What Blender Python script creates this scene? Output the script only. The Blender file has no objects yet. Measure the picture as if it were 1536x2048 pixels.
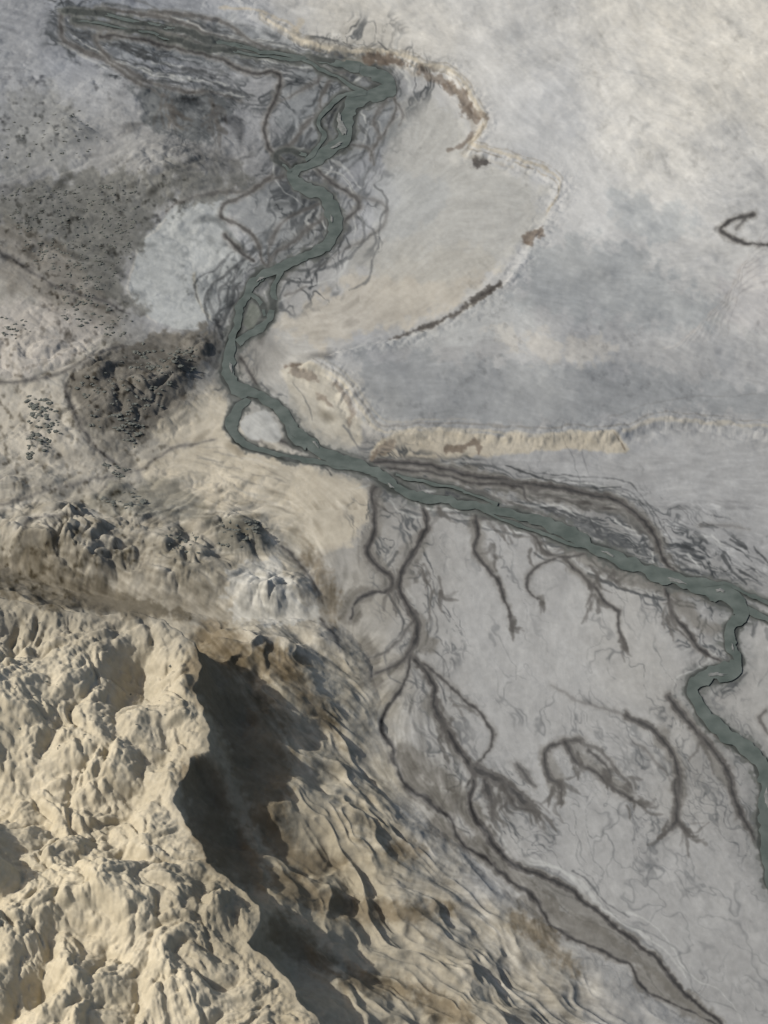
import bpy, math, numpy as np
from mathutils import Vector
rng=np.random.default_rng(7)
# ------------------------------------------------------------ camera model, image pixels to world and back
H=100.0; TH=math.radians(40.0); VF=math.radians(35.0)
FP=1024/math.tan(VF/2); CT,ST=math.cos(TH),math.sin(TH)
def P(px,py,h=0.0):
    """unproject an image pixel onto the plane at elevation h, giving world x,y"""
    px=np.asarray(px,float);py=np.asarray(py,float)
    a=(px-768)/FP;b=(1024-py)/FP
    t=(h-H)/(-ST+b*CT)
    return t*a,t*(CT+b*ST)
def Q(x,y,z):
    d=y*CT-(z-H)*ST;u=y*ST+(z-H)*CT
    return 768+FP*x/d,1024-FP*u/d
# ------------------------------------------------------------ noise
_tabs={}
def vnoise(x,y,seed=0):
    if seed not in _tabs: _tabs[seed]=np.random.default_rng(seed+100).uniform(-1,1,(256,256)).astype(np.float32)
    T=_tabs[seed]
    xi=np.floor(x);yi=np.floor(y);fx=(x-xi).astype(np.float32);fy=(y-yi).astype(np.float32)
    xi=xi.astype(np.int64)&255;yi=yi.astype(np.int64)&255
    fx=fx*fx*fx*(fx*(fx*6-15)+10);fy=fy*fy*fy*(fy*(fy*6-15)+10)
    x1=(xi+1)&255;y1=(yi+1)&255
    return (T[yi,xi]*(1-fx)+T[yi,x1]*fx)*(1-fy)+(T[y1,xi]*(1-fx)+T[y1,x1]*fx)*fy
def fbm(x,y,sc,oct=4,seed=0,gain=.5):
    s=0;a=1;tot=0;f=1/sc
    for o in range(oct):
        c,sn=math.cos(o*1.1+seed),math.sin(o*1.1+seed)
        s=s+a*vnoise((x*c-y*sn)*f+17.3*o,(x*sn+y*c)*f-9.1*o,seed+o);tot+=a;a*=gain;f*=2.03
    return s/tot*1.5
def billow(x,y,sc,oct=4,seed=0,gain=.5):
    s=0;a=1;tot=0;f=1/sc
    for o in range(oct):
        c,sn=math.cos(o*1.3+seed),math.sin(o*1.3+seed)
        s=s+a*np.abs(vnoise((x*c-y*sn)*f+11.3*o,(x*sn+y*c)*f-5.1*o,seed+o));tot+=a;a*=gain;f*=2.1
    return s/tot
def sstep(a,b,x):
    t=np.clip((x-a)/(b-a),0,1);return t*t*(3-2*t)
def spline(pts,n=8):
    p=np.array(pts,float)
    if len(p)<3: 
        return np.linspace(p[0],p[-1],n)
    q=np.vstack([2*p[0]-p[1],p,2*p[-1]-p[-2]]);out=[]
    for i in range(1,len(q)-2):
        for t in np.linspace(0,1,n,endpoint=False):
            out.append(.5*((2*q[i])+(-q[i-1]+q[i+1])*t+(2*q[i-1]-5*q[i]+4*q[i+1]-q[i+2])*t*t+(-q[i-1]+3*q[i]-3*q[i+1]+q[i+2])*t**3))
    out.append(p[-1]);return np.array(out)
def segdist(X,Y,pts):
    d=np.full(X.shape,1e18)
    for (x0,y0),(x1,y1) in zip(pts[:-1],pts[1:]):
        dx,dy=x1-x0,y1-y0;L=dx*dx+dy*dy+1e-12
        t=np.clip(((X-x0)*dx+(Y-y0)*dy)/L,0,1)
        np.minimum(d,(X-x0-t*dx)**2+(Y-y0-t*dy)**2,out=d)
    return np.sqrt(d)
def inside(X,Y,pts):
    r=np.zeros(X.shape,bool);n=len(pts)
    for i in range(n):
        x0,y0=pts[i];x1,y1=pts[(i+1)%n]
        if y0==y1: continue
        c=((Y>=min(y0,y1))&(Y<max(y0,y1)))
        r^=c&(X<x0+(Y-y0)*(x1-x0)/(y1-y0))
    return r
# ------------------------------------------------------------ layout traced in image pixel coordinates
RIV=[(690,122,14),(725,135,26),(760,152,34),(778,178,34),(738,190,42),(704,212,50),(694,245,54),(692,275,42),(655,303,32),(622,325,26),(596,340,26),(590,360,30),(610,378,30),(645,390,30),(662,410,32),(668,440,32),(666,472,30),(640,500,24),(600,520,24),(555,540,24),(515,560,26),(494,590,24),(480,620,22),(472,650,22),(468,680,24),(460,715,34),(456,745,38),(472,775,36),(512,790,30),(550,812,26),(578,840,28),(600,870,32),(640,903,36),(690,925,32),(740,942,28),(775,965,36),(820,990,28),(880,1000,24),(950,1010,26),(1020,1025,28),(1080,1045,32),(1130,1065,34),(1180,1090,34),(1240,1120,36),(1300,1145,38),(1360,1165,42),(1420,1180,44),(1465,1200,42),(1486,1226,38),(1466,1255,32),(1462,1290,36),(1478,1320,36),(1452,1345,46),(1408,1355,46),(1385,1378,32),(1396,1410,30),(1430,1450,34),(1480,1490,36),(1520,1530,40),(1542,1580,50),(1530,1640,50),(1532,1700,34),(1540,1760,24),(1580,1850,24),(1640,1960,26),(1700,2100,26),(1760,2300,30)]
RIV=[(a,b,c*.72) for a,b,c in RIV]
RIV2=[[(492,795,14),(468,828,20),(462,858,20),(488,885,15),(530,905,10),(590,920,9),(650,930,8),(705,934,8)],
 [(560,538,9),(548,575,9),(545,605,12),(535,640,14),(508,665,14),(478,690,16)],
 [(500,590,7),(520,605,8),(528,630,7)],
 [(130,22,6),(210,30,7),(300,48,6),(380,66,7),(440,88,9),(520,102,7),(600,116,9),(660,126,11),(720,136,16)],
 [(150,40,4),(250,58,5),(340,78,5),(430,100,6),(520,112,5),(600,122,6)],
 [(1478,1205,15),(1530,1238,11),(1620,1275,11)],
 [(735,185,10),(690,190,8),(655,215,8),(640,245,9),(650,268,9),(638,295,8),(610,320,9)],
 [(735,185,8),(660,150,6),(600,120,5)],
 [(575,850,8),(582,880,9),(610,900,8)],
 [(612,310,6),(575,300,5),(552,318,5),(585,345,6)],
 [(950,1012,5),(1010,1040,6),(1070,1062,6),(1130,1085,6),(1190,1105,6)],
 [(790,950,6),(860,968,6),(930,985,5),(1000,1008,6)],
 [(1405,1172,6),(1450,1172,7),(1500,1192,7),(1560,1215,7)]]
CH=[([(765,965),(745,985),(752,1020),(748,1060),(735,1105),(750,1130),(782,1155),(775,1180),(740,1190),(710,1210),(698,1240)],12,.95),
 ([(845,1005),(851,1050),(835,1090),(815,1130),(800,1170),(810,1210),(830,1240),(833,1275),(822,1308),(850,1340),(865,1370),(870,1410),(890,1450),(915,1490),(940,1530),(946,1570),(940,1610),(965,1650),(985,1690),(1020,1725),(1080,1750),(1140,1780),(1190,1820),(1240,1860),(1290,1900),(1330,1940),(1370,1985),(1410,2020),(1450,2060),(1500,2120)],14,1),
 ([(822,1308),(815,1350),(800,1385),(770,1420),(765,1460),(785,1490),(790,1530),(810,1570),(860,1605),(905,1640),(920,1680),(960,1710),(1020,1760),(1070,1800),(1100,1850),(1180,1890),(1260,1930),(1290,1980),(1350,2010),(1420,2045),(1480,2090)],9,.9),
 ([(822,1300),(790,1330),(745,1350)],12,.5),
 ([(830,1240),(780,1300),(740,1320)],8,.4),
 ([(950,1030),(955,1070),(950,1100),(975,1140),(1000,1175),(1015,1220),(1027,1262)],10,.8),
 ([(850,1330),(900,1370),(940,1410),(980,1450),(986,1490),(955,1530),(930,1575)],8,.7),
 ([(740,925),(830,927),(900,940),(970,955),(1040,970),(1120,978),(1200,993),(1258,1018),(1298,1060),(1325,1110),(1352,1145),(1410,1172)],13,.95),
 ([(760,935),(860,945),(950,965),(1040,975),(1060,1000)],8,.7),
 ([(780,950),(870,965),(960,985),(1040,1008),(1110,1040)],7,.6),
 ([(1060,978),(1120,1000),(1180,1005),(1240,1025)],6,.5),
 ([(1330,1170),(1345,1220),(1378,1262),(1402,1300),(1440,1325)],12,.9),
 ([(1345,1200),(1352,1250),(1390,1290)],6,.6),
 ([(960,1030),(1040,1050),(1090,1100),(1135,1122),(1170,1150),(1200,1190),(1235,1225),(1240,1265),(1252,1298)],9,.75),
 ([(1170,1112),(1110,1118),(1065,1145),(1058,1175),(1085,1205)],8,.65),
 ([(1160,1140),(1180,1170),(1178,1200),(1185,1220)],7,.6),
 ([(1335,1395),(1370,1440),(1420,1490),(1455,1540),(1467,1590),(1490,1650),(1528,1705)],16,.75),
 ([(1250,1430),(1310,1462),(1345,1510),(1358,1575),(1350,1635),(1385,1672)],15,.75),
 ([(1350,1560),(1352,1640),(1330,1672)],14,.55),
 ([(1270,1480),(1300,1510),(1340,1560)],6,.4),
 ([(1160,1480),(1110,1490),(1088,1520),(1100,1555),(1125,1575),(1122,1605)],13,.7),
 ([(1130,1485),(1150,1520),(1195,1550),(1235,1585),(1290,1612)],12,.65),
 ([(1150,1480),(1200,1500),(1240,1550),(1262,1580)],7,.6),
 ([(1180,1500),(1220,1540),(1220,1575)],8,.5),
 ([(950,1540),(1000,1562),(1050,1605),(1080,1640)],24,.7),
 ([(965,1560),(985,1600),(985,1635)],16,.7),
 ([(1005,1570),(1030,1610),(1070,1630)],10,.6),
 ([(1030,1525),(1060,1560),(1075,1570)],14,.5),
 ([(1100,1370),(1150,1400),(1210,1420),(1270,1440)],6,.3),
 ([(125,25),(123,75),(160,98),(220,125),(265,160),(330,195)],7,.8),
 ([(190,70),(205,105),(250,135),(300,168),(360,180),(420,185),(480,200)],6,.7),
 ([(200,70),(300,84),(400,104),(490,140),(560,152),(545,200),(528,250),(540,295),(572,325),(588,340)],8,.9),
 ([(300,22),(380,30),(450,45),(480,70),(520,90),(600,112)],7,.7),
 ([(140,30),(220,20),(330,35),(420,70),(520,95)],7,.8),
 ([(150,45),(230,62),(330,68),(430,92)],7,.8),
 ([(620,120),(640,150),(600,180),(560,200)],6,.6),
 ([(700,140),(660,165),(640,200),(650,235)],7,.7),
 ([(640,225),(600,260),(575,290),(545,310)],7,.7),
 ([(788,190),(790,225),(772,262),(742,300),(736,322)],6,.7),
 ([(770,200),(750,240),(760,280)],6,.6),
 ([(775,185),(805,225),(798,250)],5,.5),
 ([(700,290),(735,300),(745,330)],6,.6),
 ([(620,330),(660,365),(700,388),(716,410),(690,445),(680,480)],8,.7),
 ([(585,345),(545,358),(505,380),(440,385),(380,393),(330,425)],6,.6),
 ([(545,350),(500,385),(450,408),(443,435),(482,452),(512,480),(520,520),(545,540)],7,.8),
 ([(450,470),(475,500),(505,525)],9,.7),
 ([(655,430),(600,470),(560,500),(530,540)],7,.65),
 ([(640,410),(590,430),(545,470),(540,520)],6,.6),
 ([(600,520),(560,560),(545,600)],6,.6),
 ([(570,590),(610,575)],5,.5),
 ([(700,390),(760,405),(772,440),(730,480),(690,500),(640,530)],5,.35),
 ([(470,700),(500,745),(520,775)],8,.6),
 ([(500,840),(500,870),(530,890)],6,.5),
 ([(540,860),(560,880),(600,905)],10,.6),
 ([(560,1090),(600,1130),(630,1170),(645,1205)],8,.5),
 ([(640,1240),(670,1270),(680,1300)],9,.5),
 ([(0,765),(80,755),(150,735),(200,705),(260,690)],9,.4),
 ([(270,945),(310,915),(370,890),(430,880)],6,.5),
 ([(0,1010),(90,985),(180,960),(270,945)],6,.4),
 ([(50,1060),(60,1040),(120,1030),(160,1030)],5,.5),
 ([(0,500),(60,540),(130,580),(200,600),(260,630)],9,.45),
 ([(130,770),(150,830),(180,880),(230,930)],10,.45),
 ([(1510,428),(1460,442),(1440,460),(1462,478),(1500,486),(1560,488)],9,.85),
 ([(1470,460),(1500,430)],8,.4),
 ([(1000,570),(960,600),(900,632),(840,656),(780,676)],10,.0),
 ([(1400,1048),(1500,1058)],6,.3),
 ([(1530,1420),(1518,1440),(1540,1470)],7,.6)]
CREST=[(-2500,900),(-900,1120),(-200,1180),(0,1195),(60,1212),(110,1210),(190,1232),(260,1225),(330,1240),(385,1280),(405,1330),(392,1385),(415,1450),(428,1500),(385,1512),(362,1560),(350,1600),(375,1655),(400,1700),(430,1742),(492,1780),(520,1812),(515,1855),(495,1885),(530,1912),(570,1950),(620,2005),(645,2055),(700,2140),(760,2260),(900,2600)]
HC=10.0
FOOT=[(-2500,820),(-900,1050),(-200,1100),(0,1130),(150,1180),(300,1215),(450,1235),(600,1238),(680,1245),(735,1290),(762,1400),(775,1500),(800,1570),(865,1645),(925,1690),(1000,1765),(1090,1840),(1180,1900),(1270,1955),(1340,2010),(1430,2065),(1600,2200),(1750,2500)]
RIM=[(300,-700),(400,-200),(470,-20),(520,25),(565,50),(600,70),(640,88),(700,97),(760,98),(820,108),(850,125),(900,130),(930,160),(955,200),(972,240),(962,270),(935,300),(985,296),(1040,310),(1085,330),(1122,357),(1115,395),(1095,430),(1075,470),(1040,520),(1000,570),(940,612),(860,648),(780,674),(690,695),(620,718),(655,738),(695,765),(715,800),(735,835),(770,858),(850,852),(930,856),(1040,862),(1150,858),(1230,856),(1330,828),(1420,838),(1560,850),(2200,860),(4000,900)]
# ------------------------------------------------------------ terrain lattice
cols=np.concatenate([-240-np.geomspace(20,9000,45)[::-1],np.arange(-240,1781,2.0),1780+np.geomspace(20,9000,45)])
rows=np.concatenate([np.linspace(-1682,-190,60),np.arange(-170,2420,2.0),2420+np.geomspace(15,2600,35)])
U,V=np.meshgrid(cols,rows)
WX,WY=P(U,V,0.0)
Z=np.zeros_like(WX)
def world(pts,h): 
    a=np.array(pts,float);x,y=P(a[:,0],a[:,1],h);return np.stack([x,y],1)
jx=fbm(WX,WY,2.2,5,51)*.38;jy=fbm(WX,WY,2.2,5,57)*.38
cw=world(CREST,HC);fw=world(FOOT,0.0)
def onrows(fn,sub,default):
    out=np.full(WX.shape,default,float if not isinstance(default,bool) else bool)
    out[sub]=fn(WX[sub]+jx[sub],WY[sub]+jy[sub]);return out
sub=(V>700)
dc=onrows(lambda x,y:segdist(x,y,cw),sub,1e3)
df=onrows(lambda x,y:segdist(x,y,fw),sub,1e3)
polyC=list(map(tuple,cw))+[(cw[-1][0],-300),(-900,-300),(-900,cw[0][1])]
polyF=list(map(tuple,fw))+[(fw[-1][0],-300),(-900,-300),(-900,fw[0][1])]
inC=onrows(lambda x,y:inside(x,y,polyC),sub,False)
inF=onrows(lambda x,y:inside(x,y,polyF),sub,False)|inC
t=df/(df+dc+1e-6)
atop=6.3+1.9*sstep(1950,2230,V)
drop=1.3+1.0*fbm(WX,WY,5,2,55)
apron=atop*t**1.2+(HC-atop)*np.exp(-dc/np.maximum(drop,.6))*sstep(0,.5,t)
ca,sa=math.cos(-.75),math.sin(-.75)
ax=WX*ca+WY*sa;ay=-WX*sa+WY*ca
wax=ax+fbm(WX,WY,6,3,61)*2;way=ay+fbm(WX,WY,6,3,67)*1.6
env=np.clip(t*(1-t)*4,0,1)
apron=apron+env*(1.5*(fbm(wax/2.2,way,4.6,3,71))+.8*(.4-billow(wax/2.6,way,2.4,3,73,.45))*2+.07*fbm(WX,WY,.8,2,77))
bwx=WX+fbm(WX,WY,4,2,81)*1.1;bwy=WY+fbm(WX,WY,4,2,85)*1.1
ramp=sstep(0,4.5,dc);r2=sstep(-.2,1.2,dc)
hill=HC+ramp*(1.8*fbm(WX,WY,11,2,91)+4.6*(billow(bwx,bwy*.8,5.6,3,93,.36)-.28))+r2*(1.25*(billow(bwx,bwy,2.1,4,97,.45)-.3)+.14*fbm(WX,WY,.6,3,99))
Z=np.where(inC,hill,np.where(inF,np.maximum(apron,0),0.0))
def bump(px,py,r,h,asp=.8):
    x0,y0=P(px,py,h*.6);s=(H/ (ST*CT))/FP*r*.9
    return h*np.exp(-(((WX-x0)/s)**2+((WY-y0)/(s*asp*1.5))**2))
lowm=sstep(0,1,1-np.clip(np.maximum(np.abs(U-180)/520,np.abs(V-1080)/190),0,1)*1.0)
lowm=np.clip(lowm*2.2,0,1)
low=0
for b in [(110,1105,80,2.4),(545,1190,60,2.2),(485,1075,48,1.5),(370,1130,80,1.5),(240,1075,90,1.2),(0,1080,100,1.3),(300,780,80,1.3),(400,700,50,.9),(350,745,28,1.5),(230,830,90,1.1),(190,730,60,1.0),(60,700,100,.8),(60,900,90,.8),(140,265,60,1.0),(340,330,120,1.0)]:
    low=low+bump(*b)
lowrel=low*(1+.5*(billow(bwx,bwy,2.8,4,103,.45)-.35)*2)+lowm*(1.5*(billow(wax,way/1.3,5.0,4,107,.42)-.22)+.2)
leftm=sstep(720,250,U+.25*(V-500))*(V<1000)
lowrel=lowrel+leftm*.9*(billow(WX+jx*4,WY+jy*4,10,5,111,.46)-.2)
Z=Z+np.where(inF,0,lowrel*np.clip(df/2.5,0,1))
rw=world(RIM,1.3)
ssub=(V<1100)
jr=fbm(WX,WY,4.0,5,121)
drim=np.full(WX.shape,1e3);drim[ssub]=segdist(WX[ssub]+jr[ssub]*.9,WY[ssub]+jr[ssub]*.7,rw)
polyR=list(map(tuple,rw))+[(3000,rw[-1][1]),(6000,12000),(rw[0][0],12000)]
inR=np.zeros(WX.shape,bool);inR[ssub]=inside(WX[ssub]+jr[ssub]*.9,WY[ssub]+jr[ssub]*.7,polyR)
sdr=np.where(inR,drim,-drim)
hfac=.7+.5*fbm(WX,WY,14,2,127)
scarp=1.05*hfac*(.7*sstep(-1.1,.1,sdr)+.3*sstep(-3.4,-1.6,sdr))+.3*(billow(WX,WY,1.2,3,131)-.3)*np.exp(-(sdr/1.8)**2)
up=np.where(inR,sstep(0,12,sdr)*(.8*fbm(WX,WY,30,4,133,.45)+.2*fbm(WX,WY,5,4,137)),0)
Z=Z+np.where(ssub,scarp+up,scarp*0)
Z=Z+np.where(inF|inR,0,.03*fbm(WX,WY,2.2,3,141))-0.03
rc=spline([(a,b) for a,b,c in RIV],4);rwld=world(rc,0)
fine=(U>-240)&(U<1780)&(V>-160)&(V<2400)&(~inF)
dr=np.full(WX.shape,1e3);dr[fine]=segdist(WX[fine],WY[fine],rwld)
Z=Z*sstep(.7,3.0,dr)+np.where(dr<3.0,-.03,0)*(1-sstep(.7,3.0,dr))
QX,QY=Q(WX,WY,Z)
print('terrain',Z.shape,Z.min(),Z.max())
# ------------------------------------------------------------ ground colour raster, air haze and cliff shade painted in
S=1.6
X0,Y0=-240,-200
nx,ny=int(2020/S),int(2500/S)
CX,CY=np.meshgrid(X0+np.arange(nx)*S,Y0+np.arange(ny)*S)
CX=CX.astype(np.float32);CY=CY.astype(np.float32)
def warp(x,y): return fbm(x,y,34,3,201)*5.0,fbm(x,y,34,3,211)*4.0
w1,w2=warp(CX,CY)
GX,GY=CX+w1,CY+w2
RN=fbm(CX,CY,11,3,207,.6).astype(np.float32)
LW=[  # base tones; far rows paler, air haze put into the colour
"140-3 142-5 147-4 152-3 163+0 183+4 187+3 186+1 184+1 189+3 193+4 194+4",
"147-2 155-2 138-2 142-2 148-2 150-3 173+0 174+1 183-1 190+2 194+3 194+4",
"139-1 142+0 140+0 140+0 148-2 150-3 173+0 172+0 175-1 187+0 191+2 190+2",
"110+0 114+1 135-1 162-1 146+0 158-2 168+0 168+0 165-1 177-1 181+0 177+0",
"138+3 118+2 153-2 164-3 156-1 168+1 175+4 169+1 152-2 148-2 163-1 170+0",
"158+5 142+4 112+1 115+1 164+2 156-2 149-1 152-1 162-1 153-2 160-1 161-1",
"157+5 136+4 125+3 163+6 161+3 156+2 142-1 143-1 145-1 147-2 149-1 150-1",
"143+5 141+5 149+6 170+7 168+6 130+1 138+1 146+0 150-1 153-1 155-1 152-1",
"149+7 143+7 141+7 145+7 165+8 144+2 149+1 155+0 146+0 140+0 156-1 153-1",
"134+8 136+8 142+7 147+7 152+7 141+4 150+1 157+0 157+0 158+1 154+0 150+0",
"172+12 172+12 167+12 141+11 146+10 151+8 150+1 157+0 158+0 158+1 152+1 153+1",
"175+13 173+13 168+12 138+11 146+11 152+9 150+1 156+0 157+0 158+0 154+1 150+1",
"177+13 175+13 166+12 134+11 147+11 153+10 148+3 153+1 156+0 157+0 153+1 148+0",
"178+14 176+14 172+12 142+12 145+12 152+11 150+8 148+1 153+0 154+0 152+0 148+0",
"178+14 177+14 175+13 150+12 145+12 151+11 151+10 147+7 146+1 152+0 151+0 148+0",
"178+14 177+14 175+13 163+12 149+12 151+11 152+10 149+9 146+6 145+1 148+0 148+0"]
import re
tab=np.array([[tuple(map(float,re.match(r'(\d+)([+-]\d+)',c).groups())) for c in r.split()] for r in LW])
lwx=GX+fbm(CX,CY,160,5,221)*65;lwy=GY+fbm(CX,CY,160,5,227)*60
fi=np.clip((lwx-64)/128,0,10.999);fj=np.clip((lwy-64)/128,0,14.999)
i0=fi.astype(int);j0=fj.astype(int);fi=fi-i0;fj=fj-j0
fi=fi*fi*(3-2*fi);fj=fj*fj*(3-2*fj)
b=(tab[j0,i0]*(1-fi)[...,None]+tab[j0,i0+1]*fi[...,None])*(1-fj)[...,None]+(tab[j0+1,i0]*(1-fi)[...,None]+tab[j0+1,i0+1]*fi[...,None])*fj[...,None]
L,W=b[...,0],b[...,1]
IM=np.stack([L+W,L+.25*W,L-W*1.25],-1).astype(np.float32)
def win(x0,x1,y0,y1):
    return slice(max(0,int((y0-Y0)/S)),min(ny,int((y1-Y0)/S)+1)),slice(max(0,int((x0-X0)/S)),min(nx,int((x1-X0)/S)+1))
def blend(sl,a,col):
    IM[sl]+= (np.array(col,np.float32)-IM[sl])*a[...,None]
def stroke(pts,w,col,al,soft=3,sm=True,taper=True,extra=12,rough=None):
    p=spline(pts,6) if sm else np.array(pts,float)
    ww=np.full(len(p),w,float)
    if p.shape[1]==3: ww=p[:,2]+w; 
    elif taper: ww=w*np.clip(np.minimum(1,1.25-np.linspace(0,1,len(p))**3*.9),.2,1)
    m=ww.max()/2+soft+extra
    rg=(.9+.13*ww.max()) if rough is None else rough
    sl=win(p[:,0].min()-m,p[:,0].max()+m,p[:,1].min()-m,p[:,1].max()+m)
    if sl[0].stop<=sl[0].start or sl[1].stop<=sl[1].start: return
    A=np.zeros(GX[sl].shape,np.float32)
    for k in range(len(p)-1):
        a,bq=p[k],p[k+1];s2=win(min(a[0],bq[0])-m,max(a[0],bq[0])+m,min(a[1],bq[1])-m,max(a[1],bq[1])+m)
        if s2[0].stop<=s2[0].start or s2[1].stop<=s2[1].start: continue
        d=segdist(GX[s2],GY[s2],[a[:2],bq[:2]])+RN[s2]*rg
        h=(ww[k]+ww[k+1])/4
        v=1-sstep(h-soft*.5,h+soft*.5+.01,d)
        loc=(slice(s2[0].start-sl[0].start,s2[0].stop-sl[0].start),slice(s2[1].start-sl[1].start,s2[1].stop-sl[1].start))
        A[loc]=np.maximum(A[loc],v)
    blend(sl,A*min(al,1),col)
def poly(pts,col,al,soft=8,tex=0,seed=5):
    p=spline(list(pts)+[pts[0]],4);m=soft+12+tex
    sl=win(p[:,0].min()-m,p[:,0].max()+m,p[:,1].min()-m,p[:,1].max()+m)
    x,y=GX[sl],GY[sl]
    d=segdist(x,y,p);ins=inside(x,y,p);sd=np.where(ins,d,-d)
    if tex: sd=sd+tex*fbm(CX[sl],CY[sl],26,5,seed,.6)
    blend(sl,(sstep(-soft*.5,soft*.5,sd)*al).astype(np.float32),col)
gx,gy=np.meshgrid(np.arange(X0,1800,25.),np.arange(Y0,2320,25.))
c2=np.zeros(gx.shape);s2_=np.zeros(gx.shape)
def addang(x,y,a,r,w):
    g=w*np.exp(-((gx-x)**2+(gy-y)**2)/(r*r));global c2,s2_
    c2=c2+g*np.cos(2*a);s2_=s2_+g*np.sin(2*a)
for (x,y,a,r) in [(1300,150,60,350),(1200,600,12,260),(1400,750,8,260),(900,760,6,200),(1300,480,30,200),(1300,900,5,200),(850,560,-28,130),(850,350,-40,150),(1100,1400,75,250),(1300,1750,60,250),(550,1350,40,160),(600,1600,30,150),(750,1850,18,200),(1000,2000,25,200),(150,150,20,200),(150,350,-15,150),(120,600,25,150),(100,800,70,120),(560,1000,28,130),(350,1150,10,160),(150,1500,60,250),(200,1900,50,250),(1450,960,15,100),(1450,1100,25,100)]:
    addang(x,y,math.radians(a),r,.8)
for pts,w,al in CH+[([(a,b_) for a,b_,c in RIV],30,1.),(RIM[2:-2],10,1.)]:
    p=np.array(pts,float)
    for k in range(len(p)-1):
        d=p[k+1]-p[k];addang(*(p[k]+d/2),math.atan2(d[1],d[0]),45,.9)
def up(g):
    u=(CX-X0)/25.;v=(CY-Y0)/25.;i=np.clip(u.astype(int),0,g.shape[1]-2);j=np.clip(v.astype(int),0,g.shape[0]-2);u=u-i;v=v-j
    return (g[j,i]*(1-u)+g[j,i+1]*u)*(1-v)+(g[j+1,i]*(1-u)+g[j+1,i+1]*u)*v
nrm=np.sqrt(c2**2+s2_**2)+1e-9
ang=.5*np.arctan2(up(s2_/nrm),up(c2/nrm))+fbm(CX,CY,110,3,231,.35)*.5
DX=np.cos(ang).astype(np.float32);DY=np.sin(ang).astype(np.float32)
def lic(img,Lh,step=1.0):
    acc=img.copy();n=1
    jj,ii=np.mgrid[0:ny,0:nx]
    for sgn in (1,-1):
        x=ii.astype(np.float32);y=jj.astype(np.float32);pdx=sgn*DX;pdy=sgn*DY
        for k in range(Lh):
            x=x+pdx*step;y=y+pdy*step
            xi=np.clip(np.rint(x),0,nx-1).astype(np.int32);yi=np.clip(np.rint(y),0,ny-1).astype(np.int32)
            ndx,ndy=DX[yi,xi],DY[yi,xi];sg=np.where(ndx*pdx+ndy*pdy<0,-1,1);pdx,pdy=ndx*sg,ndy*sg
            acc=acc+img[yi,xi];n+=1
    return acc/n
def coarse(k):
    g=rng.normal(size=(ny//k+3,nx//k+3)).astype(np.float32)
    y=np.arange(ny)/k;x=np.arange(nx)/k;j=y.astype(int);i=x.astype(int);v=(y-j)[:,None];u=(x-i)[None]
    return ((g[j][:,i]*(1-u)+g[j][:,i+1]*u)*(1-v)+(g[j+1][:,i]*(1-u)+g[j+1][:,i+1]*u)*v).astype(np.float32)
T1=lic(coarse(2),6);T1/=T1.std()
T2=lic(coarse(4),10);T2/=T2.std()
T3=lic(coarse(10),16);T3/=T3.std()
# ---- ground colour patches
G=(158,161,162)
poly([(480,388),(420,394),(360,408),(312,450),(282,488),(264,540),(258,580),(278,615),(310,645),(360,662),(410,655),(440,635),(462,600),(480,560),(505,530),(480,490),(452,440)],G,.92,5,3)
stroke([(330,440),(285,485),(262,540),(257,582),(278,617),(312,648)],4,(188,185,178),.55,4)
stroke([(390,545),(395,600),(425,640)],6,(182,177,164),.55,5)
poly([(150,345),(300,335),(440,325),(490,370),(340,415),(285,470),(255,560),(285,640),(190,580),(110,480),(0,440),(40,380)],(100,100,97),.75,26,36)
poly([(0,440),(120,500),(200,600),(240,650),(150,640),(60,590),(0,570)],(118,114,108),.6,24,30)
poly([(262,180),(350,175),(450,205),(440,270),(400,280),(300,245)],(98,101,103),.8,14,26)
poly([(0,200),(100,180),(180,260),(120,330),(0,340)],(118,119,118),.6,40,28)
poly([(330,300),(430,290),(480,340),(400,350)],(112,112,112),.6,20,20)
poly([(118,790),(180,725),(260,680),(340,660),(425,662),(452,700),(440,725),(385,735),(362,800),(335,850),(285,885),(235,870),(150,842)],(98,95,90),.88,10,18)
poly([(150,850),(250,870),(260,950),(200,940)],(112,109,103),.6,14,18)
poly([(-100,600),(60,600),(200,650),(170,715),(60,750),(-100,760)],(166,161,157),.6,26,22)
poly([(-60,770),(110,770),(150,850),(230,930),(200,960),(60,930),(-60,900)],(163,158,149),.7,20,18)
poly([(395,790),(440,765),(458,800),(448,870),(520,912),(640,938),(722,958),(735,1000),(725,1062),(690,1092),(620,1098),(545,1075),(465,1020),(360,1005),(270,940),(335,890),(300,865)],(180,172,157),.8,16,12)
poly([(200,960),(330,960),(420,1000),(400,1040),(250,1030),(170,1010)],(118,116,108),.65,16,24)
poly([(430,1040),(500,1030),(530,1090),(500,1110),(440,1100)],(110,108,101),.7,10,12)
poly([(20,1080),(110,1050),(180,1100),(260,1090),(300,1140),(160,1150),(40,1130)],(114,109,99),.6,20,28)
poly([(310,1090),(420,1110),(450,1180),(380,1190)],(124,119,108),.55,20,24)
poly([(455,1150),(500,1120),(560,1130),(600,1190),(640,1235),(560,1242),(470,1240)],(178,177,173),.72,10,20)
poly([(0,1120),(100,1090),(140,1130),(260,1190),(400,1235),(250,1232),(100,1215),(0,1190)],(98,92,81),.75,12,18)
poly([(565,740),(620,725),(680,780),(722,858),(700,900),(640,885),(600,840),(575,790)],(168,163,152),.8,12,8)
poly([(742,915),(765,880),(795,862),(860,860),(950,868),(1050,870),(1150,866),(1232,864),(1250,906),(1180,898),(1080,903),(960,914),(850,920)],(174,166,151),.8,7,6)
poly([(700,690),(800,680),(900,640),(1000,570),(1060,610),(1050,660),(900,700),(760,705)],(161,163,164),.6,26,20)
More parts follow.
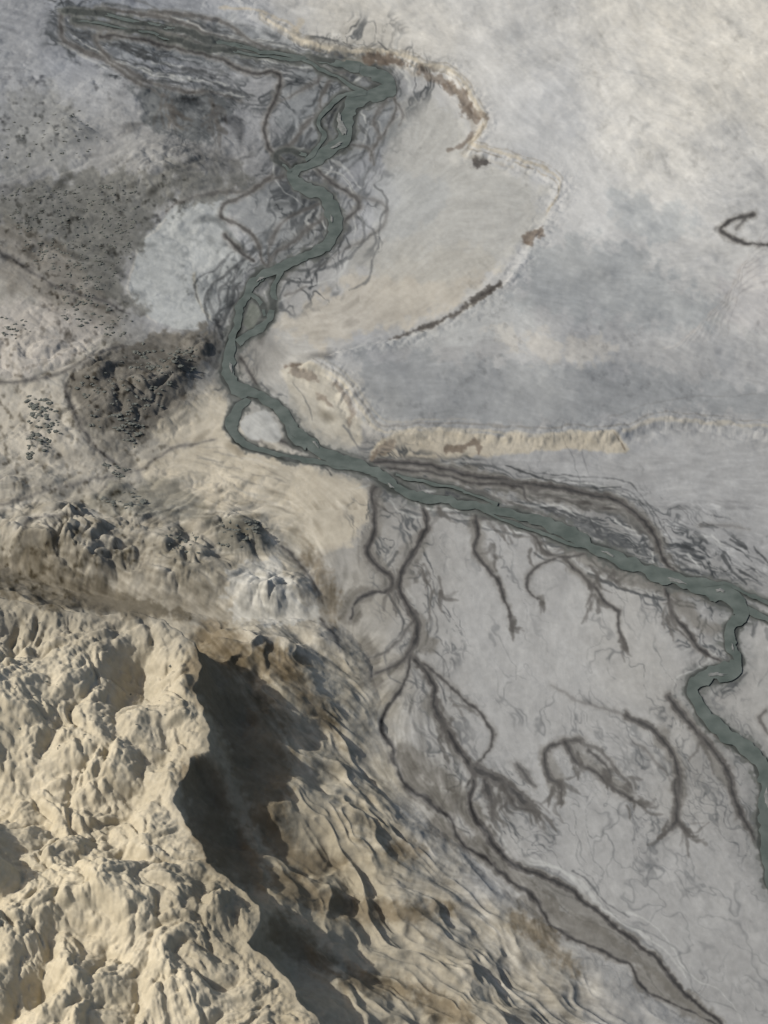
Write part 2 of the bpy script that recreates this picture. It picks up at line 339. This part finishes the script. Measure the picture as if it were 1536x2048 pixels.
poly([(720,705),(900,715),(1100,730),(1300,740),(1540,790),(1540,830),(1340,815),(1200,845),(950,848),(770,842),(730,790)],(135,138,141),.7,20,30)
poly([(1060,500),(1200,470),(1350,560),(1440,640),(1250,650),(1050,600)],(141,145,148),.6,36,40)
poly([(1440,560),(1540,520),(1560,640),(1470,660)],(170,168,169),.6,20,20)
poly([(1225,385),(1320,400),(1400,440),(1350,480),(1240,460)],(158,162,165),.6,28,26)
poly([(560,650),(700,560),(860,510),(960,490),(985,540),(900,610),(760,660),(640,690),(580,690)],(176,170,160),.75,24,26)
poly([(980,660),(1080,672),(1240,690),(1180,722),(1060,712)],(177,173,167),.55,20,28)
poly([(800,200),(860,190),(920,260),(960,330),(1060,360),(1085,400),(1040,500),(900,560),(720,540),(720,480),(790,420),(770,300)],(167,166,162),.7,26,18)
poly([(740,340),(880,350),(880,430),(760,470)],(161,163,164),.6,20,16)
for c in [[(560,160),(720,120),(800,180),(780,280),(660,330),(560,320)],[(450,400),(560,370),(660,390),(640,480),(560,520),(500,500)],[(130,20),(400,30),(650,100),(600,150),(400,130),(200,100)]]: poly(c,(128,132,135),.55,30,22)
def rand_strands(pts,n,spread,seed,al=(.4,.85),w=(2,6),frac=(.08,.3)):
    r=np.random.default_rng(seed);p=spline([q[:2] for q in pts],8)
    tn=np.gradient(p,axis=0);tn/=np.linalg.norm(tn,axis=1)[:,None]+1e-9;nn=np.stack([-tn[:,1],tn[:,0]],1)
    for k in range(n):
        ln=max(6,int(len(p)*r.uniform(*frac)));s=r.integers(0,max(1,len(p)-ln))
        o=r.normal()*spread;am=r.uniform(4,16);ph=r.uniform(0,6);fr=r.uniform(.15,.4)
        q=p[s:s+ln]+nn[s:s+ln]*(o+am*np.sin(np.arange(ln)*fr+ph))[:,None]
        dk=r.uniform(58,98);stroke(q[::3],r.uniform(*w),(dk,dk+2,dk+4) if r.random()<.76 else (178,179,177),r.uniform(*al),3)
def dist_full(pts):
    p=spline([q[:2] for q in pts],3);d=segdist(CX[::4,::4].astype(float),CY[::4,::4].astype(float),p)
    y=np.minimum(np.arange(ny)/4,d.shape[0]-1.001);x=np.minimum(np.arange(nx)/4,d.shape[1]-1.001)
    j=y.astype(int);i=x.astype(int);v=(y-j)[:,None];u=(x-i)[None]
    return (d[j][:,i]*(1-u)+d[j][:,i+1]*u)*(1-v)+(d[j+1][:,i]*(1-u)+d[j+1][:,i+1]*u)*v
def braids(pts,rad,sc,seed,dark,wid=.07,asp=2.2,damp=9,lite=26):
    m=1-sstep(rad*.5,rad,dist_full(pts)+fbm(CX,CY,60,2,seed+9)*rad*.25)
    p=np.array(pts,float)[:,:2];th=math.atan2(p[-1,1]-p[0,1],p[-1,0]-p[0,0]);c,s=math.cos(th),math.sin(th)
    x=(GX*c+GY*s)/asp;y=-GX*s+GY*c
    x=x+fbm(CX,CY,50,3,seed+3)*14;y=y+fbm(CX,CY,50,3,seed+5)*14
    n=fbm(x,y,sc,3,seed,.5);n2=fbm(x,y,sc*1.4,3,seed+20,.45)
    wv=wid*(1+.8*fbm(CX,CY,40,2,seed+41))
    thr=np.maximum(np.exp(-(n/wv)**2),np.exp(-(n2/(wv*.9))**2)*.9)*m
    tone=np.clip(.75+.7*fbm(CX,CY,110,2,seed+31),.15,1)
    IM[...]+=(np.array([72,75,78],np.float32)-IM)*np.clip(thr*dark*tone,0,1)[...,None].astype(np.float32)
    lt=np.clip(fbm(x,y,sc*.6,3,seed+51)-.35,0,1)*m
    IM[...]+=(lt*lite-m*damp)[...,None]
stroke(RIV,40,(120,122,122),.5,34,taper=False,extra=4)
braids(RIV[1:12],125,28,401,.95,.1)
braids(RIV[10:21],108,32,421,.9,.095)
braids(RIV[19:27],70,28,431,.8)
braids(RIV2[3],66,16,461,1.0,asp=4.5,wid=.15)
braids([(130,60),(260,120),(420,150),(560,180)],66,22,471,.85,asp=3,wid=.11)
braids([(760,945),(900,960),(1040,990),(1200,1040),(1350,1110),(1500,1190)],66,18,491,.95,asp=5,wid=.12)
braids([(1300,1060),(1450,1110),(1650,1180)],115,19,521,.8,asp=4.5,wid=.1,damp=6)
braids([(1330,1180),(1400,1260),(1440,1350)],80,24,551,.8)
braids([(1390,1400),(1460,1540),(1530,1700)],80,26,571,.6,lite=12)
braids([(770,1030),(830,1200),(850,1300)],90,26,591,.75,damp=5,lite=12)
braids([(880,1400),(960,1560),(1060,1640)],80,24,611,.7,damp=5,lite=12)
braids([(1100,1080),(1150,1300),(1280,1600)],260,44,631,.45,wid=.045,damp=1,lite=8)
braids([(1150,1650),(1300,1800),(1500,2000)],260,50,651,.34,wid=.045,damp=1,lite=8)
braids([(350,180),(420,260),(500,300)],110,24,671,.75,asp=1.6)
braids([(1200,1490),(1260,1540),(1300,1600)],110,26,691,.5,damp=4,lite=8)
rand_strands(RIV[0:12],60,44,1);rand_strands(RIV[8:27],60,40,2);rand_strands(RIV[28:36],14,22,3)
rand_strands(RIV[34:47],56,24,4,frac=(.1,.4));rand_strands(CH[7][0],46,14,5,frac=(.15,.5))
rand_strands(RIV2[3],70,15,6,frac=(.15,.5));rand_strands([(130,60),(260,130),(420,170),(560,210)],34,20,7,frac=(.15,.4))
rand_strands([(1060,985),(1200,1060),(1330,1120),(1536,1190)],26,24,8);rand_strands([(1380,1060),(1460,1110),(1560,1180)],26,22,18)
rand_strands(RIV[46:56],28,34,9,al=(.2,.55))
rand_strands([(350,930),(500,960),(700,1030)],22,26,10,al=(.1,.3),w=(2,4))
rand_strands(CH[1][0],46,26,11,al=(.2,.6))
for pts,w,al in [([(748,1060),(735,1105),(775,1160),(745,1190)],28,.6),([(835,1090),(812,1140),(800,1180)],46,.5),([(700,1235),(715,1200),(745,1190)],36,.75),([(832,1250),(850,1290),(870,1280)],34,.65),([(745,1350),(790,1330),(830,1290)],24,.6),([(735,1290),(755,1340),(752,1380)],28,.6),
  ([(800,1520),(850,1590),(940,1620),(980,1690)],44,.75),([(810,1500),(870,1550),(930,1590)],36,.6),([(870,1650),(960,1700),(1040,1760),(1120,1830)],38,.7),([(1060,1810),(1120,1840),(1200,1880),(1280,1930)],50,.7),([(1080,1760),(1200,1850),(1290,1915),(1400,2030)],38,.6),([(1290,1960),(1350,1990),(1440,2060)],48,.65),([(950,1040),(960,1100),(985,1140)],24,.6),
  ([(1050,980),(1160,1000),(1250,1020),(1310,1080),(1350,1150)],34,.5),([(800,930),(900,945),(1040,975)],42,.6),([(1110,1050),(1160,1100),(1250,1150),(1420,1200)],34,.6),([(1350,1190),(1400,1250),(1450,1260)],24,.6),([(1130,1120),(1180,1160),(1205,1200)],22,.55),([(860,1400),(900,1480),(940,1530)],26,.55),([(760,1010),(750,1060)],26,.5),
  ([(1320,1470),(1355,1540),(1352,1640)],30,.5),([(1090,1510),(1110,1560),(1125,1600)],30,.5),([(1150,1500),(1220,1560),(1270,1600)],24,.5),([(1350,1410),(1420,1500),(1460,1580)],26,.5)]:
    stroke(pts,w,(104,101,96),al,14)
for pts,w,al in CH:
    if al>0:
        stroke(pts,w+9,(120,118,115),al*.6,8);stroke(pts,w,(84,82,81),min(1,al*1.0),4)
        if w>=8: stroke(pts,max(3,w*.36),(54,54,55),al*.8,2.5)
r=np.random.default_rng(77)
for (x,y,a0,n,ln) in [(1080,1640,55,9,60),(1290,1612,35,7,45),(1122,1605,80,8,50),(1385,1672,60,7,50),(1330,1672,100,5,35),(985,1635,95,8,55),(1220,1575,80,6,40),(1252,1298,60,5,40),(1185,1220,80,6,40),(1027,1262,70,4,35),(1262,1580,50,5,35),(880,1210,80,7,60),(860,1160,70,7,55),(1085,1205,40,4,30),(1010,1600,70,8,55),(1160,1540,80,5,40),(350,240,60,12,70),(430,250,80,11,60),(760,1010,80,5,60),(1220,1160,40,8,50),(1150,1100,50,6,50),(900,1480,60,6,50),(990,1120,60,5,40),(1350,1240,60,7,50),(1430,1500,60,6,60),(780,1200,90,6,60),(1010,1060,50,6,50),(1080,1100,60,6,50),(910,1450,60,6,60),(880,1020,80,6,60)]:
    for k in range(n):
        a=math.radians(a0+r.normal()*28);x0,y0=x-math.cos(math.radians(a0))*r.uniform(0,ln)+r.normal()*5,y-math.sin(math.radians(a0))*r.uniform(0,ln)
        L_=ln*r.uniform(.5,1);bn=r.normal()*.3
        stroke([(x0,y0),(x0+math.cos(a)*L_*.5,y0+math.sin(a)*L_*.5),(x0+math.cos(a+bn)*L_,y0+math.sin(a+bn)*L_)],r.uniform(4,9),(88,86,84),r.uniform(.35,.7),4)
for r_ in [RIV]+RIV2:
    stroke(r_,13,(94,96,94),.8,6,taper=False);stroke(r_,5,(68,71,70),.9,3,taper=False,rough=.8)
poly([(478,850),(495,828),(520,822),(545,835),(560,858),(558,885),(525,882),(495,872)],(166,167,166),.85,5,4)
poly([(487,650),(500,605),(515,612),(520,635),(500,662)],(106,110,104),.8,4)
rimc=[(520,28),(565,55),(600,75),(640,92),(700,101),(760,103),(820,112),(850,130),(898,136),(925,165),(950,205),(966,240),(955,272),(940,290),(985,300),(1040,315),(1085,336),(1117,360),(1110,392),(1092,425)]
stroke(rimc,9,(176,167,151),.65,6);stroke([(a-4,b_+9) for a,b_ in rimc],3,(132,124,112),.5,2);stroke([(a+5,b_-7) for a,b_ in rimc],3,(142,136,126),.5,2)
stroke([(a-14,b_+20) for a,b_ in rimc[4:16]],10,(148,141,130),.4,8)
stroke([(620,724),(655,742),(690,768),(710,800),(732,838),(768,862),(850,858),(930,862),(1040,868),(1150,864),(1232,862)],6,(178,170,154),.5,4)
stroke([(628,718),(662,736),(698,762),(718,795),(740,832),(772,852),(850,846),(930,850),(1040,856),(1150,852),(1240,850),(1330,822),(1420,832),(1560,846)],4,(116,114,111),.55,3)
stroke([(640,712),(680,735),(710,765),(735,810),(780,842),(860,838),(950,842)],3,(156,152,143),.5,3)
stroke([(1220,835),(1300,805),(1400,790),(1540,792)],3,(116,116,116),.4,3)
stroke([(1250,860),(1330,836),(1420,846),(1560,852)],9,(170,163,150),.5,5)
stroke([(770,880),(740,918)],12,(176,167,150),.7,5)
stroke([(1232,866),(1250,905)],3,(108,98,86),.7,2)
BR=(96,86,78)  # brown bluff rock, plus cliff shade painted as dark patches and crescents
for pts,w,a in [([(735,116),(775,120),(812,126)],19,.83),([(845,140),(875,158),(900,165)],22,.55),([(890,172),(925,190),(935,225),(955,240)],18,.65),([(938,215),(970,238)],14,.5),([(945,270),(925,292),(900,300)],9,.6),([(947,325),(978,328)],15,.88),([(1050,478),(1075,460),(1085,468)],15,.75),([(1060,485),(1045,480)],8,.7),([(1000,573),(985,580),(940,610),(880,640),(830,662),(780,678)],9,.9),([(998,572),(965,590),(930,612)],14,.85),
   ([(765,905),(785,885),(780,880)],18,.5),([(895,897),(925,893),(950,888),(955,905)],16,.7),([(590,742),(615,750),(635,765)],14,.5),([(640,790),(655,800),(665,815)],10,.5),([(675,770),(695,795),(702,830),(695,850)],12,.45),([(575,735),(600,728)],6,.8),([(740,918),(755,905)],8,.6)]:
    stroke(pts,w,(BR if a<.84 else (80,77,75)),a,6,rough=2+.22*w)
for k in range(16):
    o=k*9;stroke([(1330+o*.9,700-o*.2),(1420+o*.6,640-o),(1500+o*.3,580-o),(1600,560-o)],2.5,(142,140,140) if k%2 else (182,179,176),.35,2,rough=1.5)
stroke([(440,15),(520,20),(580,45),(600,70)],5,(164,156,143),.7,4);stroke([(600,40),(590,70),(640,90)],14,(170,162,148),.6,8)
stroke([(560,60),(640,80),(700,88)],8,(126,124,120),.5,5)
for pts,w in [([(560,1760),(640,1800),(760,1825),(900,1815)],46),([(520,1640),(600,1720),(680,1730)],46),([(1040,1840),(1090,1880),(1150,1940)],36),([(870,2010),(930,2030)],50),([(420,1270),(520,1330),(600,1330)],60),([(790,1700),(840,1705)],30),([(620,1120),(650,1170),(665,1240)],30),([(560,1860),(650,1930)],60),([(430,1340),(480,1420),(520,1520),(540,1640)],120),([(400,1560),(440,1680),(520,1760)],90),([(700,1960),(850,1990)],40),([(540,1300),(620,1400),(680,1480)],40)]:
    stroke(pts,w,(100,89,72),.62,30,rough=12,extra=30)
# ---- flow texture
hillm=sstep(0,60,(CY-1220)-(CX-380)*1.35)*(CY>1200)
flat=sstep(0,60,(CX-720)-(CY-1250)*.62)*(CY>1020)
apr=(1-hillm)*(1-flat)*(CY>1000)
upr=sstep(560,800,CX)*(CY<900)
amp=(1-.5*hillm)*(1-.5*flat)*(1+1.3*apr)*(1-.25*upr)
mot=fbm(CX,CY,16,4,271,.6)
tx=(T1*1.9+T2*2.8+T3*2.8)*amp+fbm(CX,CY,7,3,251)*3.6+fbm(CX,CY,45,4,254)*4+fbm(CX,CY,260,3,257)*2+mot*4
IM+=tx[...,None]
dk=np.clip(T3-1.0,0,2)*(CX<720)*(CY<1250)*1.8+1.0*np.clip(T3-1.2,0,2)*(1-.6*flat)*(1-.3*upr)
spk=np.clip(fbm(CX,CY,11,3,261)-.3,0,1)*(1-sstep(300,560,CX))*(CY<1240)*(CY>150)*sstep(-.4,.25,fbm(CX,CY,120,2,263))
pk=np.clip(mot-.25,0,1)*upr*sstep(-.1,.5,fbm(CX,CY,140,3,273))
IM-=(dk*9+spk*75+pk*32)[...,None]
lt=np.clip(-T2-1.4,0,2)*(1-.6*flat);IM+=lt[...,None]*6*np.array([1,1,.95])
IM=np.clip(IM,38,222)
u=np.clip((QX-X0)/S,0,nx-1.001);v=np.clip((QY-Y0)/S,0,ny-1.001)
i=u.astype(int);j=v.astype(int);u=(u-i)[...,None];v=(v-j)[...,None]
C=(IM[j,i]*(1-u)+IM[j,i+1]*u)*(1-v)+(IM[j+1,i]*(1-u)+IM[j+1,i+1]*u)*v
lin=np.where(C/255<.04045,C/255/12.92,((C/255+.055)/1.055)**2.4)
lin=lin*np.array([.87,.87,.82])
# ------------------------------------------------------------ meshes
nr,nc=WX.shape
co=np.stack([WX,WY,Z],-1).reshape(-1,3)
col=np.concatenate([lin,np.ones(lin.shape[:2]+(1,))],-1).reshape(-1,4).astype(np.float32)
idx=np.arange(nr*nc).reshape(nr,nc)
quads=np.stack([idx[:-1,:-1],idx[1:,:-1],idx[1:,1:],idx[:-1,1:]],-1)
def terrain_obj(name,mask,mat):
    q=quads[mask];used=np.unique(q);rem=np.full(nr*nc,-1,np.int64);rem[used]=np.arange(len(used));q=rem[q]
    me=bpy.data.meshes.new(name);me.vertices.add(len(used));me.vertices.foreach_set('co',co[used].astype(np.float32).ravel())
    me.loops.add(q.size);me.loops.foreach_set('vertex_index',q.astype(np.int32).ravel())
    me.polygons.add(len(q));me.polygons.foreach_set('loop_start',(np.arange(len(q))*4).astype(np.int32))
    me.polygons.foreach_set('use_smooth',np.ones(len(q),bool))
    at=me.color_attributes.new('soil_haze_shade','FLOAT_COLOR','POINT');at.data.foreach_set('color',col[used].ravel())
    me.update(calc_edges=True)
    me.materials.append(mat);o=bpy.data.objects.new(name,me);bpy.context.scene.collection.objects.link(o);return o
def soil_mat(name,bump,sc,amt):
    m=bpy.data.materials.new(name);m.use_nodes=True;nt=m.node_tree;N=nt.nodes;Lk=nt.links
    bs=N['Principled BSDF'];bs.inputs['Roughness'].default_value=1;bs.inputs['Specular IOR Level'].default_value=.05
    at=N.new('ShaderNodeAttribute');at.attribute_name='soil_haze_shade'
    tc=N.new('ShaderNodeTexCoord')
    n1=N.new('ShaderNodeTexNoise');n1.inputs['Scale'].default_value=sc;n1.inputs['Detail'].default_value=6;n1.inputs['Roughness'].default_value=.65;n1.inputs['Distortion'].default_value=.6
    Lk.new(tc.outputs['Object'],n1.inputs['Vector'])
    mr=N.new('ShaderNodeMapRange');mr.inputs['From Min'].default_value=.25;mr.inputs['From Max'].default_value=.75;mr.inputs['To Min'].default_value=1-amt;mr.inputs['To Max'].default_value=1+amt
    Lk.new(n1.outputs['Fac'],mr.inputs['Value'])
    mx=N.new('ShaderNodeVectorMath');mx.operation='SCALE';Lk.new(at.outputs['Color'],mx.inputs[0]);Lk.new(mr.outputs[0],mx.inputs['Scale'])
    Lk.new(mx.outputs[0],bs.inputs['Base Color'])
    bp=N.new('ShaderNodeBump');bp.inputs['Strength'].default_value=bump;bp.inputs['Distance'].default_value=.12
    Lk.new(n1.outputs['Fac'],bp.inputs['Height']);Lk.new(bp.outputs[0],bs.inputs['Normal'])
    return m
fm=lambda m:(m[:-1,:-1])
hm=fm(inF);bm=fm((np.abs(sdr)<1.6)&ssub)&~hm;lm=fm((lowm>.15)|(low>.5))&~hm&~bm
terrain_obj('badlands_hills',hm,soil_mat('badlands_soil',.4,1.6,.10))
terrain_obj('escarpment_bluff',bm,soil_mat('bluff_rock',.3,1.2,.06))
terrain_obj('low_hills',lm,soil_mat('hill_soil',.35,1.4,.08))
terrain_obj('floodplain_ground',~(hm|bm|lm),soil_mat('silt',.25,1.2,.05))
# ------------------------------------------------------------ river
def ribbon(pts,k):
    p=spline(pts,8);c=p[:,:2];w=p[:,2]/2
    tn=np.gradient(c,axis=0);tn/=np.linalg.norm(tn,axis=1)[:,None]+1e-9;nn=np.stack([-tn[:,1],tn[:,0]],1)
    s=np.cumsum(np.r_[0,np.linalg.norm(np.diff(c,axis=0),axis=1)])
    e=[]
    for sg in (-1,1):
        ww=w*(1+.42*vnoise(s/22.+k*7,np.full_like(s,3.3*sg+k),301)+.24*vnoise(s/8.+k*7,np.full_like(s,5.3*sg+k),305))
        q=c+nn*(sg*ww)[:,None];a,b_=warp(q[:,0],q[:,1]);e.append(q-np.stack([a,b_],1))
    V_=[];n=len(c);zz=.012+.006*k+np.arange(n)*.00015
    for f in (0,.25,.5,.75,1):
        q=e[0]*(1-f)+e[1]*f;x,y=P(q[:,0],q[:,1],0);V_.append(np.stack([x,y,zz+f*.0004],1))
    F=[(r*n+m,r*n+m+1,(r+1)*n+m+1,(r+1)*n+m) for r in range(4) for m in range(n-1)]
    return np.vstack(V_),F
vs=[];fs=[];o_=0
for k,r_ in enumerate([RIV]+RIV2):
    a,f=ribbon(r_,k);vs.append(a);fs+= [tuple(z+o_ for z in q) for q in f];o_+=len(a)
me=bpy.data.meshes.new('river');me.from_pydata(np.vstack(vs).tolist(),[],fs);me.update()
import bmesh
bmm=bmesh.new();bmm.from_mesh(me)
for f in bmm.faces:
    if f.normal.z<0: f.normal_flip()
bmm.to_mesh(me)
wm=bpy.data.materials.new('silty_water');wm.use_nodes=True;N=wm.node_tree.nodes;Lk=wm.node_tree.links;bs=N['Principled BSDF']
n1=N.new('ShaderNodeTexNoise');n1.inputs['Scale'].default_value=.6;n1.inputs['Detail'].default_value=6
tc=N.new('ShaderNodeTexCoord');Lk.new(tc.outputs['Object'],n1.inputs['Vector'])
cr=N.new('ShaderNodeValToRGB');cr.color_ramp.elements[0].position=.35;cr.color_ramp.elements[0].color=(.064,.078,.068,1);cr.color_ramp.elements[1].position=.7;cr.color_ramp.elements[1].color=(.108,.124,.110,1)
Lk.new(n1.outputs['Fac'],cr.inputs[0]);Lk.new(cr.outputs[0],bs.inputs['Base Color']);bs.inputs['Roughness'].default_value=.6;bs.inputs['Specular IOR Level'].default_value=.15
me.materials.append(wm);ro=bpy.data.objects.new('river',me);bpy.context.scene.collection.objects.link(ro)
# ------------------------------------------------------------ gravel bars in the channel
r=np.random.default_rng(12);gv=[];gf=[];go=0
for (px,py,L_,w_,a0) in [(684,250,40,12,75),(672,292,24,7,150),(664,440,16,4,85),(462,735,18,6,80),(630,892,18,5,35),(780,972,20,5,35),(1215,1108,26,5,25),(1350,1166,34,7,15),(1440,1186,24,6,20),(1430,1352,30,8,0),(1465,1295,16,5,80),(1536,1600,44,10,90),(522,560,18,4,150)]:
    a=math.radians(a0);n=18;ring=[]
    for m in range(n):
        th=2*math.pi*m/n;rr=1+.22*r.normal()
        lx=L_/2*math.cos(th)*rr;ly=w_/2*math.sin(th)*rr
        ring.append((px+lx*math.cos(a)-ly*math.sin(a),py+lx*math.sin(a)+ly*math.cos(a)))
    ring=np.array(ring);wa,wb=warp(ring[:,0],ring[:,1]);ring=ring-np.stack([wa,wb],1);c=ring.mean(0)
    for f,z in ((1,.11),(.55,.13),(0,.14)):
        q=c+(ring-c)*f
        if f==0: q=q[:1]
        x,y=P(q[:,0],q[:,1],0);gv+=[(a_,b_,z) for a_,b_ in zip(x,y)]
    for m in range(n):
        k2=(m+1)%n;gf.append((go+m,go+k2,go+n+k2,go+n+m));gf.append((go+n+m,go+n+k2,go+2*n))
    go+=2*n+1
me=bpy.data.meshes.new('gravel_bars');me.from_pydata(gv,[],gf);me.update()
bmm=bmesh.new();bmm.from_mesh(me);bmesh.ops.recalc_face_normals(bmm,faces=bmm.faces)
for f in bmm.faces:
    if f.normal.z<0: f.normal_flip()
bmm.to_mesh(me)
gm=bpy.data.materials.new('gravel');gm.use_nodes=True;N=gm.node_tree.nodes;Lk=gm.node_tree.links
n1=N.new('ShaderNodeTexNoise');n1.inputs['Scale'].default_value=2;n1.inputs['Detail'].default_value=6;tc=N.new('ShaderNodeTexCoord');Lk.new(tc.outputs['Object'],n1.inputs['Vector'])
cr=N.new('ShaderNodeValToRGB');cr.color_ramp.elements[0].position=.35;cr.color_ramp.elements[0].color=(.11,.118,.108,1);cr.color_ramp.elements[1].position=.65;cr.color_ramp.elements[1].color=(.18,.182,.168,1)
Lk.new(n1.outputs['Fac'],cr.inputs[0]);Lk.new(cr.outputs[0],N['Principled BSDF'].inputs['Base Color']);N['Principled BSDF'].inputs['Roughness'].default_value=1
me.materials.append(gm);go_=bpy.data.objects.new('gravel_bars',me);bpy.context.scene.collection.objects.link(go_)
# ------------------------------------------------------------ shrubs
polys=[([(55,790),(110,800),(120,870),(60,940)],80,1.1),([(150,760),(300,680),(420,690),(350,800),(260,870),(180,850)],150,.95),([(200,985),(290,975),(290,1020),(200,1010)],26,1.1),([(440,1045),(520,1040),(520,1100),(440,1090)],40,.9),([(0,380),(280,360),(270,450),(250,560),(180,600),(60,520)],420,.6),([(100,560),(200,600),(280,640),(240,680),(120,640)],80,.7),([(230,840),(290,850),(270,900)],25,.9),([(0,630),(60,640),(60,680),(0,680)],20,.8),([(0,1230),(400,1250),(380,1500),(0,1500)],50,.5),([(330,1060),(400,1070),(400,1110),(320,1100)],20,.8),([(200,925),(260,935),(240,960)],20,.8),([(0,250),(160,220),(240,300),(0,350)],60,.5)]
fv=[];ff=[];off=0
ico=bmesh.new();bmesh.ops.create_icosphere(ico,subdivisions=1,radius=1);ic=np.array([v.co[:] for v in ico.verts]);iff=[[v.index for v in f.verts] for f in ico.faces]
r=np.random.default_rng(5)
for pg,n,sz in polys:
    m=np.where((inside(QX,QY,pg)).ravel())[0]
    if len(m)==0: continue
    for q in r.choice(m,min(n,len(m)),replace=False):
        x,y,z=co[q];d=math.sqrt(x*x+y*y+H*H);s=d/FP*r.uniform(1.8,4.4)*sz
        for kk in range(r.integers(1,4)):
            v_=ic*r.uniform(.7,1.25,(len(ic),1))*np.array([s*r.uniform(.9,1.5),s*r.uniform(.8,1.2),s*.55])+np.array([x+r.normal()*s*.9,y+r.normal()*s*.6,z+s*.2])
            fv.append(v_);ff+=[[a+off for a in f] for f in iff];off+=len(ic)
me=bpy.data.meshes.new('desert_shrubs');me.from_pydata(np.vstack(fv).tolist(),[],ff);me.update()
sm=bpy.data.materials.new('shrub_leaves');sm.use_nodes=True;N=sm.node_tree.nodes;Lk=sm.node_tree.links
n1=N.new('ShaderNodeTexNoise');n1.inputs['Scale'].default_value=6;cr=N.new('ShaderNodeValToRGB');cr.color_ramp.elements[0].color=(.06,.066,.056,1);cr.color_ramp.elements[1].color=(.13,.135,.115,1)
Lk.new(n1.outputs['Fac'],cr.inputs[0]);Lk.new(cr.outputs[0],N['Principled BSDF'].inputs['Base Color']);N['Principled BSDF'].inputs['Roughness'].default_value=1
me.materials.append(sm);so=bpy.data.objects.new('desert_shrubs',me);bpy.context.scene.collection.objects.link(so)
# ------------------------------------------------------------ light, sky, camera
el=math.radians(41);sun_from=Vector((-math.cos(el),.0,math.sin(el))).normalized()
sd=bpy.data.lights.new('sun','SUN');sd.energy=3.7;sd.angle=math.radians(.5);sd.color=(1,.97,.93)
so=bpy.data.objects.new('sun',sd);so.rotation_euler=sun_from.to_track_quat('Z','Y').to_euler();bpy.context.scene.collection.objects.link(so)
w=bpy.data.worlds.new('World');bpy.context.scene.world=w;w.use_nodes=True
sk=w.node_tree.nodes.new('ShaderNodeTexSky');sk.sky_type='NISHITA';sk.sun_disc=False;sk.sun_elevation=el;sk.sun_rotation=math.atan2(sun_from.x,sun_from.y);sk.dust_density=4
w.node_tree.links.new(sk.outputs[0],w.node_tree.nodes['Background'].inputs[0]);w.node_tree.nodes['Background'].inputs[1].default_value=.11
cd=bpy.data.cameras.new('camera');cd.sensor_fit='VERTICAL';cd.sensor_height=24;cd.lens=12/math.tan(VF/2)
cd.clip_start=1;cd.clip_end=60000
cam=bpy.data.objects.new('camera',cd);cam.location=(0,0,H);cam.rotation_euler=(math.pi/2-TH,0,0)
bpy.context.scene.collection.objects.link(cam);bpy.context.scene.camera=cam
bpy.context.scene.view_settings.view_transform='Standard';bpy.context.scene.view_settings.look='None'
